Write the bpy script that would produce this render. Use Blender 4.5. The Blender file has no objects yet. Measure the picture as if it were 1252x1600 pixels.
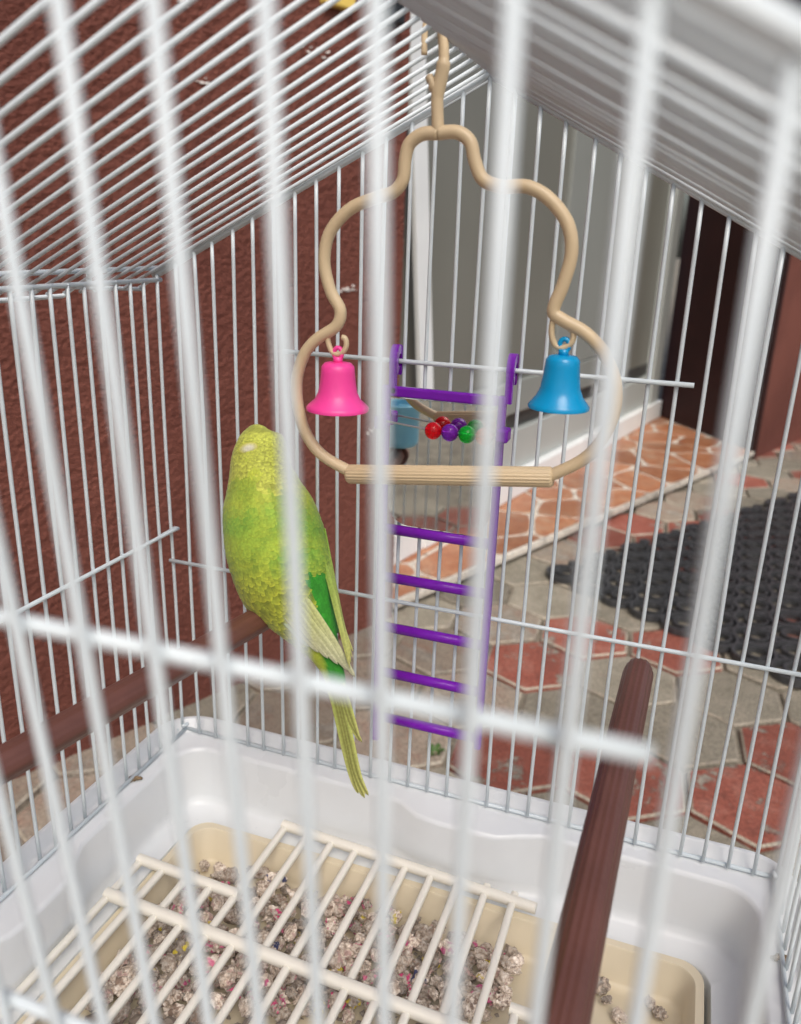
import bpy, bmesh, math, random
import numpy as np
from mathutils import Vector, Matrix, noise

# ------------------------------------------------------------------ scale
# All coordinates below are in "cage units": one unit = one wire pitch of the cage.
# x runs along the back wall of the cage, y into the picture, z up; z = 0 is the cage's bottom rail.
S = 0.0105
ZG = -36.0                                  # pavement level
def V(x, y, z): return Vector((x*S, y*S, (z-ZG)*S))
scene = bpy.context.scene
COL = scene.collection
random.seed(7)

# ------------------------------------------------------------------ camera
CAM = np.array([23.482454, -32.840630, 25.942448])
CR = np.array([0.9408861, 0.3370971, 0.0331498])
CU = np.array([-0.1371064, 0.2895272, 0.9472992])
CF = np.array([-0.3097341, 0.8958457, -0.3186302])
cd = bpy.data.cameras.new('camera'); cam = bpy.data.objects.new('camera', cd); COL.objects.link(cam)
cd.sensor_fit = 'VERTICAL'; cd.sensor_height = 24.0; cd.lens = 1284.04/1600*24.0
cd.clip_start = 0.005; cd.clip_end = 600
m = Matrix.Identity(4)
for i in range(3):
    m[i][0] = CR[i]; m[i][1] = CU[i]; m[i][2] = -CF[i]
m.translation = V(*CAM)
cam.matrix_world = m
cd.dof.use_dof = True; cd.dof.focus_distance = 33.5*S
cd.dof.aperture_fstop = 9.0
scene.camera = cam

# ------------------------------------------------------------------ light
world = bpy.data.worlds.new('World'); scene.world = world; world.use_nodes = True
wn = world.node_tree; bg = wn.nodes['Background']
sky = wn.nodes.new('ShaderNodeTexSky'); sky.sky_type = 'NISHITA'; sky.sun_disc = False
SUN_EL, SUN_AZ = math.radians(52), math.radians(150)      # azimuth clockwise from +y
sky.sun_elevation = SUN_EL; sky.sun_rotation = SUN_AZ
sky.air_density = 1.0; sky.dust_density = 5.0; sky.ozone_density = 1.0
wn.links.new(sky.outputs[0], bg.inputs[0]); bg.inputs[1].default_value = 0.13
sd = bpy.data.lights.new('sun', 'SUN'); sun = bpy.data.objects.new('sun', sd); COL.objects.link(sun)
sd.energy = 1.3; sd.angle = math.radians(35); sd.color = (1.0, 0.98, 0.95)
dirv = Vector((math.sin(SUN_AZ)*math.cos(SUN_EL), math.cos(SUN_AZ)*math.cos(SUN_EL), math.sin(SUN_EL)))
sun.rotation_euler = dirv.to_track_quat('Z', 'Y').to_euler()
sun.location = (0, 0, 5)
vs = scene.view_settings; vs.view_transform = 'Standard'; vs.look = 'None'; vs.exposure = 0.28; vs.gamma = 1.0
vs.use_curve_mapping = False
scene.cycles.max_bounces = 12; scene.cycles.transparent_max_bounces = 16; scene.cycles.transmission_bounces = 10
scene.cycles.use_denoising = True

# ------------------------------------------------------------------ materials
def new_mat(name):
    mt = bpy.data.materials.new(name); mt.use_nodes = True
    return mt, mt.node_tree, mt.node_tree.nodes['Principled BSDF']
def N(nt, kind, **kw):
    n = nt.nodes.new(kind)
    for k, v in kw.items():
        if k in n.inputs: n.inputs[k].default_value = v
        else: setattr(n, k, v)
    return n
def ramp(nt, fac, stops):
    r = nt.nodes.new('ShaderNodeValToRGB'); e = r.color_ramp.elements
    while len(e) < len(stops): e.new(0.5)
    for el, (p, c) in zip(e, stops):
        el.position = p; el.color = (*c, 1) if len(c) == 3 else c
    nt.links.new(fac, r.inputs[0]); return r
def bump(nt, bsdf, height, strength, dist):
    b = nt.nodes.new('ShaderNodeBump'); b.inputs['Strength'].default_value = strength; b.inputs['Distance'].default_value = dist
    nt.links.new(height, b.inputs['Height']); nt.links.new(b.outputs[0], bsdf.inputs['Normal']); return b
def coords(nt): return nt.nodes.new('ShaderNodeTexCoord').outputs['Object']
def mix(nt, fac, a, b, mode='MIX'):
    n = nt.nodes.new('ShaderNodeMix'); n.data_type = 'RGBA'; n.blend_type = mode
    for i, v in ((0, fac), (6, a), (7, b)):
        if isinstance(v, bpy.types.NodeSocket): nt.links.new(v, n.inputs[i])
        elif i == 0: n.inputs[i].default_value = v
        else: n.inputs[i].default_value = (*v, 1)
    return n.outputs[2]
def plastic(name, col, rough=0.35, var=0.06, scale=60, sss=0.0, bmp=0.0, spec=0.5, coat=0.0):
    mt, nt, b = new_mat(name)
    co = coords(nt)
    nz = N(nt, 'ShaderNodeTexNoise', Scale=scale, Detail=5.0); nt.links.new(co, nz.inputs['Vector'])
    lo = tuple(c*(1-var) for c in col); hi = tuple(min(1, c*(1+var)) for c in col)
    r = ramp(nt, nz.outputs['Fac'], [(0.3, lo), (0.7, hi)])
    nt.links.new(r.outputs[0], b.inputs['Base Color'])
    rr = N(nt, 'ShaderNodeMapRange'); rr.inputs['To Min'].default_value = max(0.02, rough-0.07); rr.inputs['To Max'].default_value = rough+0.1
    nt.links.new(nz.outputs['Fac'], rr.inputs['Value']); nt.links.new(rr.outputs[0], b.inputs['Roughness'])
    b.inputs['Specular IOR Level'].default_value = spec
    if coat: b.inputs['Coat Weight'].default_value = coat
    if sss:
        b.inputs['Subsurface Weight'].default_value = sss; b.inputs['Subsurface Radius'].default_value = (0.004, 0.003, 0.002); b.inputs['Subsurface Scale'].default_value = 1.0
    if bmp:
        n2 = N(nt, 'ShaderNodeTexNoise', Scale=scale*8, Detail=4.0); nt.links.new(co, n2.inputs['Vector'])
        bump(nt, b, n2.outputs['Fac'], bmp, 0.0006)
    return mt

M = {}
M['wire'] = plastic('wire_white_enamel', (0.62, 0.685, 0.71), 0.30, 0.05, 40, spec=0.5)
M['tray'] = plastic('tray_white_plastic', (0.70, 0.725, 0.735), 0.28, 0.03, 25, spec=0.5)
M['beige'] = plastic('beige_plastic', (0.68, 0.60, 0.44), 0.42, 0.05, 30)
M['cream'] = plastic('cream_plastic', (0.78, 0.75, 0.66), 0.40, 0.03, 30)
M['swing'] = plastic('swing_beige_plastic', (0.64, 0.50, 0.31), 0.38, 0.04, 60, sss=0.0)
M['pink'] = plastic('pink_plastic', (0.90, 0.06, 0.33), 0.32, 0.03, 60)
M['blue'] = plastic('blue_plastic', (0.0, 0.31, 0.62), 0.20, 0.03, 60)
M['feeder'] = plastic('feeder_light_blue_plastic', (0.26, 0.62, 0.80), 0.35, 0.03, 60)
M['perch'] = plastic('perch_brown_plastic', (0.132, 0.053, 0.040), 0.36, 0.12, 50, bmp=0.15)
M['purple'] = None
def glassy(name, col, rough=0.08, trans=0.85):
    mt, nt, b = new_mat(name)
    nz = N(nt, 'ShaderNodeTexNoise', Scale=180.0, Detail=3.0); nt.links.new(coords(nt), nz.inputs['Vector'])
    r = ramp(nt, nz.outputs['Fac'], [(0.3, tuple(c*0.9 for c in col)), (0.7, col)])
    nt.links.new(r.outputs[0], b.inputs['Base Color'])
    b.inputs['Roughness'].default_value = rough; b.inputs['Transmission Weight'].default_value = trans; b.inputs['IOR'].default_value = 1.3
    return mt
M['purple'] = glassy('purple_translucent_plastic', (0.24, 0.02, 0.52), 0.12, 0.25)
M['bead_red'] = glassy('bead_red', (0.85, 0.01, 0.02), 0.05, 0.6)
M['bead_purple'] = glassy('bead_purple', (0.28, 0.03, 0.55), 0.05, 0.6)
M['bead_green'] = glassy('bead_green', (0.01, 0.55, 0.05), 0.05, 0.6)
M['bead_orange'] = glassy('bead_orange', (0.95, 0.50, 0.25), 0.05, 0.7)
mt, nt, b = new_mat('mirror'); b.inputs['Metallic'].default_value = 1.0; b.inputs['Base Color'].default_value = (0.80, 0.82, 0.80, 1)
nz = N(nt, 'ShaderNodeTexNoise', Scale=90.0); nt.links.new(coords(nt), nz.inputs['Vector'])
r = ramp(nt, nz.outputs['Fac'], [(0.4, (0.015,)*3), (0.8, (0.06,)*3)]); nt.links.new(r.outputs[0], b.inputs['Roughness']); M['mirror'] = mt
mt, nt, b = new_mat('steel'); b.inputs['Metallic'].default_value = 1.0; b.inputs['Base Color'].default_value = (0.5, 0.5, 0.48, 1); b.inputs['Roughness'].default_value = 0.3; M['steel'] = mt

# red-brown roughcast render
def stucco(name, c1, c2, scale=150.0, dist=0.004, strength=1.0):
    mt, nt, b = new_mat(name); co = coords(nt)
    mp = N(nt, 'ShaderNodeMapping'); mp.inputs['Scale'].default_value = (1.0, 1.0, 1.7); nt.links.new(co, mp.inputs['Vector'])
    n1 = N(nt, 'ShaderNodeTexNoise', Scale=scale, Detail=4.0, Roughness=0.55, Distortion=0.4); nt.links.new(mp.outputs[0], n1.inputs['Vector'])
    v1 = N(nt, 'ShaderNodeTexVoronoi', Scale=scale*0.75); v1.feature = 'SMOOTH_F1'; nt.links.new(mp.outputs[0], v1.inputs['Vector'])
    ad = N(nt, 'ShaderNodeMath', operation='ADD'); nt.links.new(n1.outputs['Fac'], ad.inputs[0])
    mu = N(nt, 'ShaderNodeMath', operation='MULTIPLY'); mu.inputs[1].default_value = -0.6; nt.links.new(v1.outputs['Distance'], mu.inputs[0]); nt.links.new(mu.outputs[0], ad.inputs[1])
    n3 = N(nt, 'ShaderNodeTexNoise', Scale=3.0, Detail=6.0, Roughness=0.6); nt.links.new(co, n3.inputs['Vector'])
    r = ramp(nt, n3.outputs['Fac'], [(0.3, c1), (0.7, c2)])
    n4 = N(nt, 'ShaderNodeTexNoise', Scale=scale*2.5, Detail=3.0); nt.links.new(co, n4.inputs['Vector'])
    r4 = ramp(nt, n4.outputs['Fac'], [(0.3, (0.75,)*3), (0.7, (1.15,)*3)])
    nt.links.new(mix(nt, 1.0, r.outputs[0], r4.outputs[0], 'MULTIPLY'), b.inputs['Base Color'])
    b.inputs['Roughness'].default_value = 0.8; b.inputs['Specular IOR Level'].default_value = 0.25
    bump(nt, b, ad.outputs[0], strength, dist); return mt
M['stucco'] = stucco('redbrown_roughcast', (0.132, 0.043, 0.031), (0.215, 0.076, 0.054), 260.0, 0.0045, 0.8)
M['brownwall'] = plastic('brown_with_porch_shade', (0.036, 0.0130, 0.0120), 0.6, 0.15, 12, bmp=0.2, spec=0.2)  # deep porch shade is put into this base colour
M['doorgrey'] = plastic('door_shaded_grey', (0.175, 0.175, 0.15), 0.35, 0.06, 4)  # glass reflection and recess shade put into this grey
M['doorframe'] = plastic('door_frame_shaded', (0.25, 0.265, 0.245), 0.4, 0.05, 5)  # white plastic, with the recess shade put into the colour
M['doordark'] = plastic('door_dark_band', (0.05, 0.05, 0.047), 0.5, 0.1, 8)
M['doorlight'] = plastic('door_rail_shaded', (0.40, 0.43, 0.41), 0.4, 0.05, 6)
M['white'] = plastic('white_plastic_trim', (0.80, 0.83, 0.82), 0.4, 0.04, 8)
M['yellow'] = plastic('yellow_plate', (0.75, 0.55, 0.12), 0.5, 0.1, 30)
M['black'] = plastic('black_plastic', (0.012, 0.012, 0.013), 0.45, 0.2, 30)
M['plaster'] = plastic('bare_white_plaster', (0.75, 0.72, 0.68), 0.9, 0.1, 300)
M['rubber'] = plastic('black_rubber', (0.045, 0.047, 0.050), 0.40, 0.35, 120, bmp=0.5)
M['wood'] = plastic('stool_wood', (0.25, 0.15, 0.08), 0.6, 0.2, 20)
M['crumb'] = plastic('brown_crumb', (0.20, 0.14, 0.08), 0.9, 0.5, 900)
M['weed'] = plastic('weed_green', (0.07, 0.14, 0.03), 0.6, 0.2, 90)

def stone(name, cols, chip, seedoff=0.0, chip_at=(0.56, 0.60)):
    """worn coloured concrete: colour skin, pale worn patches where the aggregate shows"""
    mt, nt, b = new_mat(name); co = coords(nt)
    oi = nt.nodes.new('ShaderNodeObjectInfo')
    va = N(nt, 'ShaderNodeVectorMath', operation='ADD'); nt.links.new(co, va.inputs[0])
    sc = N(nt, 'ShaderNodeVectorMath', operation='SCALE'); cx = nt.nodes.new('ShaderNodeCombineXYZ')
    for i in range(3): nt.links.new(oi.outputs['Random'], cx.inputs[i])
    nt.links.new(cx.outputs[0], sc.inputs[0]); sc.inputs['Scale'].default_value = 37.0; nt.links.new(sc.outputs[0], va.inputs[1])
    p = va.outputs[0]
    n1 = N(nt, 'ShaderNodeTexNoise', Scale=22.0, Detail=7.0, Roughness=0.65); nt.links.new(p, n1.inputs['Vector'])
    r1 = ramp(nt, n1.outputs['Fac'], [(0.25, cols[0]), (0.5, cols[1]), (0.75, cols[2])])
    n2 = N(nt, 'ShaderNodeTexNoise', Scale=260.0, Detail=3.0); nt.links.new(p, n2.inputs['Vector'])
    r2 = ramp(nt, n2.outputs['Fac'], [(0.3, (0.65,)*3), (0.65, (1.2,)*3)])
    base = mix(nt, 1.0, r1.outputs[0], r2.outputs[0], 'MULTIPLY')
    n3 = N(nt, 'ShaderNodeTexNoise', Scale=13.0, Detail=8.0, Roughness=0.7); nt.links.new(p, n3.inputs['Vector'])
    r3 = ramp(nt, n3.outputs['Fac'], [(chip_at[0], (0, 0, 0)), (chip_at[1], (1, 1, 1))])
    v = N(nt, 'ShaderNodeTexVoronoi', Scale=190.0); nt.links.new(p, v.inputs['Vector'])
    agg = mix(nt, v.outputs['Color'], tuple(c*0.45 for c in chip), chip)
    ran = N(nt, 'ShaderNodeMapRange'); ran.inputs['To Min'].default_value = 0.72; ran.inputs['To Max'].default_value = 1.25
    nt.links.new(oi.outputs['Random'], ran.inputs['Value'])
    hs = N(nt, 'ShaderNodeHueSaturation'); nt.links.new(ran.outputs[0], hs.inputs['Value']); nt.links.new(mix(nt, r3.outputs[0], base, agg), hs.inputs['Color'])
    nt.links.new(hs.outputs[0], b.inputs['Base Color'])
    b.inputs['Roughness'].default_value = 0.85; b.inputs['Specular IOR Level'].default_value = 0.3
    ad = N(nt, 'ShaderNodeMath', operation='MULTIPLY_ADD'); nt.links.new(r3.outputs[0], ad.inputs[0]); ad.inputs[1].default_value = -0.7; nt.links.new(n2.outputs['Fac'], ad.inputs[2])
    bump(nt, b, ad.outputs[0], 0.8, 0.002); return mt
M['paver_red'] = stone('paver_red', [(0.17, 0.060, 0.045), (0.255, 0.080, 0.055), (0.31, 0.15, 0.115)], (0.36, 0.33, 0.27))
M['paver_grey'] = stone('paver_grey', [(0.20, 0.18, 0.135), (0.27, 0.245, 0.19), (0.34, 0.30, 0.235)], (0.36, 0.30, 0.24), chip_at=(0.62, 0.7))
M['paver_mix'] = stone('paver_worn', [(0.25, 0.15, 0.11), (0.27, 0.22, 0.17), (0.31, 0.27, 0.21)], (0.38, 0.34, 0.28), chip_at=(0.52, 0.6))
M['paver_edge'] = stone('paver_worn_edge', [(0.24, 0.20, 0.15), (0.34, 0.30, 0.235), (0.42, 0.38, 0.31)], (0.45, 0.40, 0.33))
M['mortar'] = stone('mortar', [(0.08, 0.07, 0.05), (0.17, 0.15, 0.115), (0.30, 0.27, 0.21)], (0.38, 0.34, 0.27), chip_at=(0.55, 0.65))
M['tile'] = stone('terracotta_tile', [(0.30, 0.11, 0.055), (0.40, 0.165, 0.08), (0.50, 0.28, 0.16)], (0.60, 0.40, 0.26), chip_at=(0.52, 0.72))
M['grout'] = stone('grout', [(0.50, 0.45, 0.37), (0.60, 0.55, 0.47), (0.66, 0.62, 0.55)], (0.5, 0.45, 0.38))
for k in ('tile',):
    bb = M[k].node_tree.nodes['Principled BSDF']; bb.inputs['Roughness'].default_value = 0.4
    for n in M[k].node_tree.nodes:
        if n.type == 'BUMP': n.inputs['Strength'].default_value = 0.15

# pellets of shredded printed paper
mt, nt, b = new_mat('crumpled_paper'); co = coords(nt); oi = nt.nodes.new('ShaderNodeObjectInfo')
va = N(nt, 'ShaderNodeVectorMath', operation='ADD'); nt.links.new(co, va.inputs[0])
sc_ = N(nt, 'ShaderNodeVectorMath', operation='SCALE'); nt.links.new(oi.outputs['Location'], sc_.inputs[0]); sc_.inputs['Scale'].default_value = 900.0; nt.links.new(sc_.outputs[0], va.inputs[1])
n1 = N(nt, 'ShaderNodeTexNoise', Scale=1.7, Detail=4.0, Roughness=0.6); nt.links.new(va.outputs[0], n1.inputs['Vector'])
r1 = ramp(nt, n1.outputs['Fac'], [(0.28, (0.16, 0.12, 0.095)), (0.42, (0.37, 0.30, 0.24)), (0.56, (0.56, 0.49, 0.42)), (0.75, (0.74, 0.70, 0.64))])
hs = N(nt, 'ShaderNodeMapRange'); hs.inputs['To Min'].default_value = 0.55; hs.inputs['To Max'].default_value = 1.6; nt.links.new(oi.outputs['Random'], hs.inputs['Value'])
hv = N(nt, 'ShaderNodeHueSaturation'); nt.links.new(r1.outputs[0], hv.inputs['Color']); nt.links.new(hs.outputs[0], hv.inputs['Value'])
n2 = N(nt, 'ShaderNodeTexNoise', Scale=1.1, Detail=3.0); nt.links.new(va.outputs[0], n2.inputs['Vector'])
r2 = ramp(nt, n2.outputs['Fac'], [(0.54, (0, 0, 0)), (0.62, (1, 1, 1))])
ink = mix(nt, r2.outputs[0], hv.outputs[0], oi.outputs['Color'])
nt.links.new(ink, b.inputs['Base Color']); b.inputs['Roughness'].default_value = 0.8
v = N(nt, 'ShaderNodeTexVoronoi', Scale=4.5); nt.links.new(va.outputs[0], v.inputs['Vector'])
bump(nt, b, v.outputs['Distance'], 0.35, 0.0012); M['paper'] = mt

# plumage reads its own colour attribute
mt, nt, b = new_mat('plumage'); at = N(nt, 'ShaderNodeAttribute', attribute_name='Col')
nz = N(nt, 'ShaderNodeTexNoise', Scale=900.0, Detail=3.0); nt.links.new(coords(nt), nz.inputs['Vector'])
r = ramp(nt, nz.outputs['Fac'], [(0.3, (0.82,)*3), (0.7, (1.12,)*3)])
nt.links.new(mix(nt, 1.0, at.outputs['Color'], r.outputs[0], 'MULTIPLY'), b.inputs['Base Color'])
b.inputs['Roughness'].default_value = 0.65; b.inputs['Specular IOR Level'].default_value = 0.25
b.inputs['Sheen Weight'].default_value = 0.15; M['plumage'] = mt

# ------------------------------------------------------------------ mesh helpers
class MB:
    def __init__(s): s.v = []; s.f = []
    def add(s, verts, faces):
        o = len(s.v); s.v += [tuple(p) for p in verts]; s.f += [tuple(i+o for i in f) for f in faces]; return o
    def box(s, x0, x1, y0, y1, z0, z1):
        s.add([(x0,y0,z0),(x1,y0,z0),(x1,y1,z0),(x0,y1,z0),(x0,y0,z1),(x1,y0,z1),(x1,y1,z1),(x0,y1,z1)],
              [(0,3,2,1),(4,5,6,7),(0,1,5,4),(1,2,6,5),(2,3,7,6),(3,0,4,7)])
    def prism(s, poly, z0, z1):
        n = len(poly)
        s.add([(x,y,z0) for x,y in poly]+[(x,y,z1) for x,y in poly],
              [tuple(range(n-1,-1,-1)), tuple(range(n,2*n))]+[(i,(i+1)%n,n+(i+1)%n,n+i) for i in range(n)])
    def tube(s, pts, r, n=8, cap=True, closed=False, flat=1.0):
        P = [Vector(p) for p in pts]; k = len(P)
        rr = r if isinstance(r, (list, tuple)) else [r]*k
        ref = None; rings = []
        for i in range(k):
            if closed: t = P[(i+1) % k]-P[i-1]
            else: t = P[min(i+1, k-1)]-P[max(i-1, 0)]
            t.normalize()
            if ref is None:
                ref = Vector((0,0,1)) if abs(t.z) < 0.9 else Vector((1,0,0))
            a = (ref - t*ref.dot(t)).normalized(); bq = t.cross(a); ref = a
            rings.append([P[i]+(a*math.cos(q)+bq*math.sin(q)*flat)*rr[i] for q in [2*math.pi*j/n for j in range(n)]])
        vs_ = [p for rg in rings for p in rg]; fs = []
        last = k if closed else k-1
        for i in range(last):
            i2 = (i+1) % k
            for j in range(n): fs.append((i*n+j, i*n+(j+1)%n, i2*n+(j+1)%n, i2*n+j))
        if cap and not closed:
            fs.append(tuple(range(n-1,-1,-1))); fs.append(tuple((k-1)*n+j for j in range(n)))
        s.add(vs_, fs)
    def lathe(s, c, prof, n=28):
        cx, cy, cz = c; vs_ = []; fs = []
        for r_, z_ in prof:
            for j in range(n):
                q = 2*math.pi*j/n; vs_.append((cx+r_*math.cos(q), cy+r_*math.sin(q), cz+z_))
        for i in range(len(prof)-1):
            for j in range(n): fs.append((i*n+j, i*n+(j+1)%n, (i+1)*n+(j+1)%n, (i+1)*n+j))
        s.add(vs_, fs)
    def mesh(s, name, mat, smooth=True, raw=False):
        me = bpy.data.meshes.new(name)
        me.from_pydata(s.v if raw else [V(*p) for p in s.v], [], s.f); me.validate()
        if mat: me.materials.append(mat)
        if smooth:
            for p in me.polygons: p.use_smooth = True
        me.update(); return me
    def build(s, name, mat, parent=None, smooth=True, sharp=None, raw=False):
        me = s.mesh(name, mat, smooth, raw)
        o = bpy.data.objects.new(name, me); COL.objects.link(o)
        if sharp: 
            try: me.set_sharp_from_angle(angle=math.radians(sharp))
            except Exception: pass
        if parent: o.parent = parent; o.matrix_parent_inverse = parent.matrix_world.inverted()
        return o
def tag(o, label, cat=None, group=None):
    o['label'] = label
    if cat: o['category'] = cat
    if group: o['group'] = group
    return o
def empty(name, loc, label, cat, group=None):
    o = bpy.data.objects.new(name, None); COL.objects.link(o); o.empty_display_size = 0.02
    o.location = V(*loc); o.matrix_world = Matrix.Translation(V(*loc)); return tag(o, label, cat, group)
def structure(o): o['kind'] = 'structure'; return o
def bevel(o, w, seg=2):
    md = o.modifiers.new('bevel', 'BEVEL'); md.width = w*S; md.segments = seg; md.limit_method = 'ANGLE'; md.angle_limit = math.radians(40); return o
def catmull(pts, sub=6):
    P = [np.array(p, float) for p in pts]; out = []
    for i in range(len(P)-1):
        p0, p1, p2, p3 = P[max(i-1,0)], P[i], P[i+1], P[min(i+2,len(P)-1)]
        for j in range(sub):
            t = j/sub
            out.append(0.5*(2*p1+(p2-p0)*t+(2*p0-5*p1+4*p2-p3)*t*t+(3*p1-p0-3*p2+p3)*t**3))
    out.append(P[-1]); return out

# ================================================================== SETTING
# ---- pavement: bedding sheet to the horizon, hexagonal pavers as pieces
b_ = MB(); b_.box(-4500, 4500, -4500, 4500, ZG-30, ZG-0.75)
pavement = structure(b_.build('pavement', M['mortar'], smooth=False))
HA = 8.35; c4, s4 = math.cos(math.radians(4)), math.sin(math.radians(4))
def paver_mesh(seed, mat):
    rnd = random.Random(seed); R0 = HA-0.28
    poly = []
    for k in range(6):
        q0, q1 = math.radians(30+60*k), math.radians(90+60*k)
        for t in (0.03, 0.35, 0.65, 0.97):
            x = R0*((1-t)*math.cos(q0)+t*math.cos(q1)); y = R0*((1-t)*math.sin(q0)+t*math.sin(q1))
            j = 1-rnd.random()*0.022; poly.append((x*j, y*j))
    n = len(poly); mb = MB()
    vs_ = [(x*S, y*S, -1.1*S) for x, y in poly]+[(x*S, y*S, -0.22*S) for x, y in poly]+[(x*0.955*S, y*0.955*S, 0) for x, y in poly]
    fs = [(i,(i+1)%n,n+(i+1)%n,n+i) for i in range(n)]+[(n+i,n+(i+1)%n,2*n+(i+1)%n,2*n+i) for i in range(n)]+[tuple(range(2*n,3*n))]
    mb.add(vs_, fs); me = mb.mesh('paver', mat, smooth=False, raw=True); me.materials.append(M['paver_edge'])
    for i_ in range(n, 2*n): me.polygons[i_].material_index = 1
    return me
PM = {k: [paver_mesh(i+10*j, M[k]) for i in range(3)] for j, k in enumerate(('paver_red', 'paver_grey', 'paver_mix'))}
RED = {(0,0), (0.5,1), (-2,0), (-1,0), (-2,2), (-1.5,3), (-0.5,3), (1.5,3), (2,2), (1,4), (0,6), (-3.5,-1)}
MIXD = {(-2.5,1), (-3,2), (-2.5,3), (-4,0), (-3.5,1), (-4.5,-1), (-5.5,-1), (-3,0), (-5,-2), (-6,-2), (-5.5,-3), (-4,-2)}
WP0 = np.array([-43.84, 30.82]); WU = np.array([0.397, 0.918]); WN = np.array([-0.918, 0.397])
rnd = random.Random(3)
for rrow in range(-16, 24):
    for q in range(-9, 9):
        lx = q + (0.5 if rrow % 2 else 0.0)
        X, Y = lx*HA*math.sqrt(3), rrow*HA*1.5
        px, py = 37+X*c4-Y*s4, 58+X*s4+Y*c4
        if (np.array([px, py])-WP0) @ WN > 6: continue
        if px < -75 or px > 110 or py < -150 or py > 300: continue
        key = (lx, rrow)
        u = rnd.random()
        kind = 'paver_red' if key in RED else 'paver_mix' if key in MIXD else ('paver_grey' if (-4 < lx < 2 and -2 < rrow < 6) else ('paver_red' if u < 0.3 else 'paver_grey' if u < 0.75 else 'paver_mix'))
        o = bpy.data.objects.new('paver', rnd.choice(PM[kind])); COL.objects.link(o); o.parent = pavement
        o.location = V(px, py, ZG+rnd.uniform(-0.16, 0.12)); o.rotation_euler = (rnd.uniform(-.008,.008), rnd.uniform(-.008,.008), math.radians(4)+rnd.choice(range(6))*math.pi/3+rnd.uniform(-.012,.012))

# ---- house wall with roughcast, the doorway recess and the wall beyond it
def wpt(s, off=0.0): p = WP0+WU*s+WN*off; return (float(p[0]), float(p[1]))
b_ = MB(); b_.prism([wpt(61.6,0.6), wpt(61.6, 40), wpt(-330, 40), wpt(-330,0.6)], ZG-0.6, 250)
wall = tag(b_.build('house_wall', M['stucco'], smooth=False), 'red-brown roughcast house wall behind the left side of the cage', 'wall')
def relief(s, z):
    p = Vector((s*1.5+z*.35, z*2.1-s*.25, 0.3)); q = Vector((s*0.2, z*0.25, 5.0))
    return 0.19*noise.noise(p*1.2)+0.15*(0.3-abs(noise.noise(p*1.6+Vector((9,4,1)))))+0.10*noise.noise(q)
b_ = MB(); gs = [-330, -200, -120, -60]+[-34+0.235*i for i in range(420)]; gz = [ZG-0.4+0.235*i for i in range(408)]+[62, 80, 120, 250]
gs = [g for g in gs if g < 62]+[62.0]
for z_ in gz:
    for s_ in gs:
        x_, y_ = wpt(s_, -relief(s_, z_)); b_.v.append((x_, y_, z_))
    x_, y_ = wpt(62.0, 1.5); b_.v.append((x_, y_, z_))
nw = len(gs)+1
b_.f = [(j*nw+i, j*nw+i+1, (j+1)*nw+i+1, (j+1)*nw+i) for j in range(len(gz)-1) for i in range(nw-1)]
b_.build('roughcast_coat', M['stucco'], wall)
S1 = 224.0
b_ = MB(); b_.prism([wpt(S1+900), wpt(S1+900, 90), (22.0, 292.0), wpt(S1+5.5, 1.0), wpt(S1+2.0, 0.0)], ZG-0.6, 250)
wall2 = tag(b_.build('house_wall', M['stucco'], smooth=False), 'stretch of red-brown wall past the doorway at the right edge', 'wall')
P0 = wpt(62.4); P1 = wpt(S1); P2 = (14.5, 279.0); P3 = (-31.0, 91.0)
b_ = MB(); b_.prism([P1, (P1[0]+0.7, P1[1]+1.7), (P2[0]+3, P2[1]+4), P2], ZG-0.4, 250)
tag(b_.build('return_wall', M['brownwall'], smooth=False), 'side wall, darkened brown for porch shade, at the far end of the doorway', 'wall')
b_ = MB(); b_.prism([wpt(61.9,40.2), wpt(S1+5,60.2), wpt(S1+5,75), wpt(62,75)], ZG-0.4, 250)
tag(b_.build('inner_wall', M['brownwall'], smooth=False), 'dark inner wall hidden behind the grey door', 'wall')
# scuffs where the red skin has chipped to white plaster
def chips(s, z, w, n, seed):
    r_ = random.Random(seed)
    for i in range(n):
        cs, cz = s+r_.gauss(0, w), z+r_.gauss(0, w*0.35); rr = r_.uniform(0.10, 0.32); k = 7
        f = [wpt(cs+rr*r_.uniform(.5,1.2)*math.cos(2*math.pi*j/k), -0.34) + (cz+rr*0.6*r_.uniform(.5,1.2)*math.sin(2*math.pi*j/k),) for j in range(k)]
        bk = [(x+0.6*WN[0], y+0.6*WN[1], z_) for x, y, z_ in f]
        mb = MB(); mb.add(f+bk, [tuple(range(k))]+[(j,k+j,k+(j+1)%k,(j+1)%k) for j in range(k)])
        mb.build('plaster_chip', M['plaster'], wall, smooth=False)
chips(50.6, 18.6, 0.8, 9, 1); chips(27.8, 41.6, 0.7, 6, 2); chips(45.0, 47.2, 1.2, 9, 3); chips(25.8, 49.0, 0.6, 5, 4); chips(56.1, -2.7, 0.6, 5, 5)
b_ = MB(); b_.prism([wpt(45.5,0.5), wpt(50.6,0.5), wpt(50.6,-1.2), wpt(45.5,-1.2)], 52.6, 58)
bevel(tag(b_.build('wall_plate', M['yellow'], smooth=False), 'small yellow plate on the red-brown wall at the top edge', 'plate'), 0.3)
b_ = MB(); b_.prism([wpt(55,0.5), wpt(59.2,0.5), wpt(59.2,-1.8), wpt(55,-1.8)], 52.4, 62)
bevel(tag(b_.build('wall_box', M['black'], smooth=False), 'small black box on the wall beside the yellow plate', 'box'), 0.4)

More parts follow.
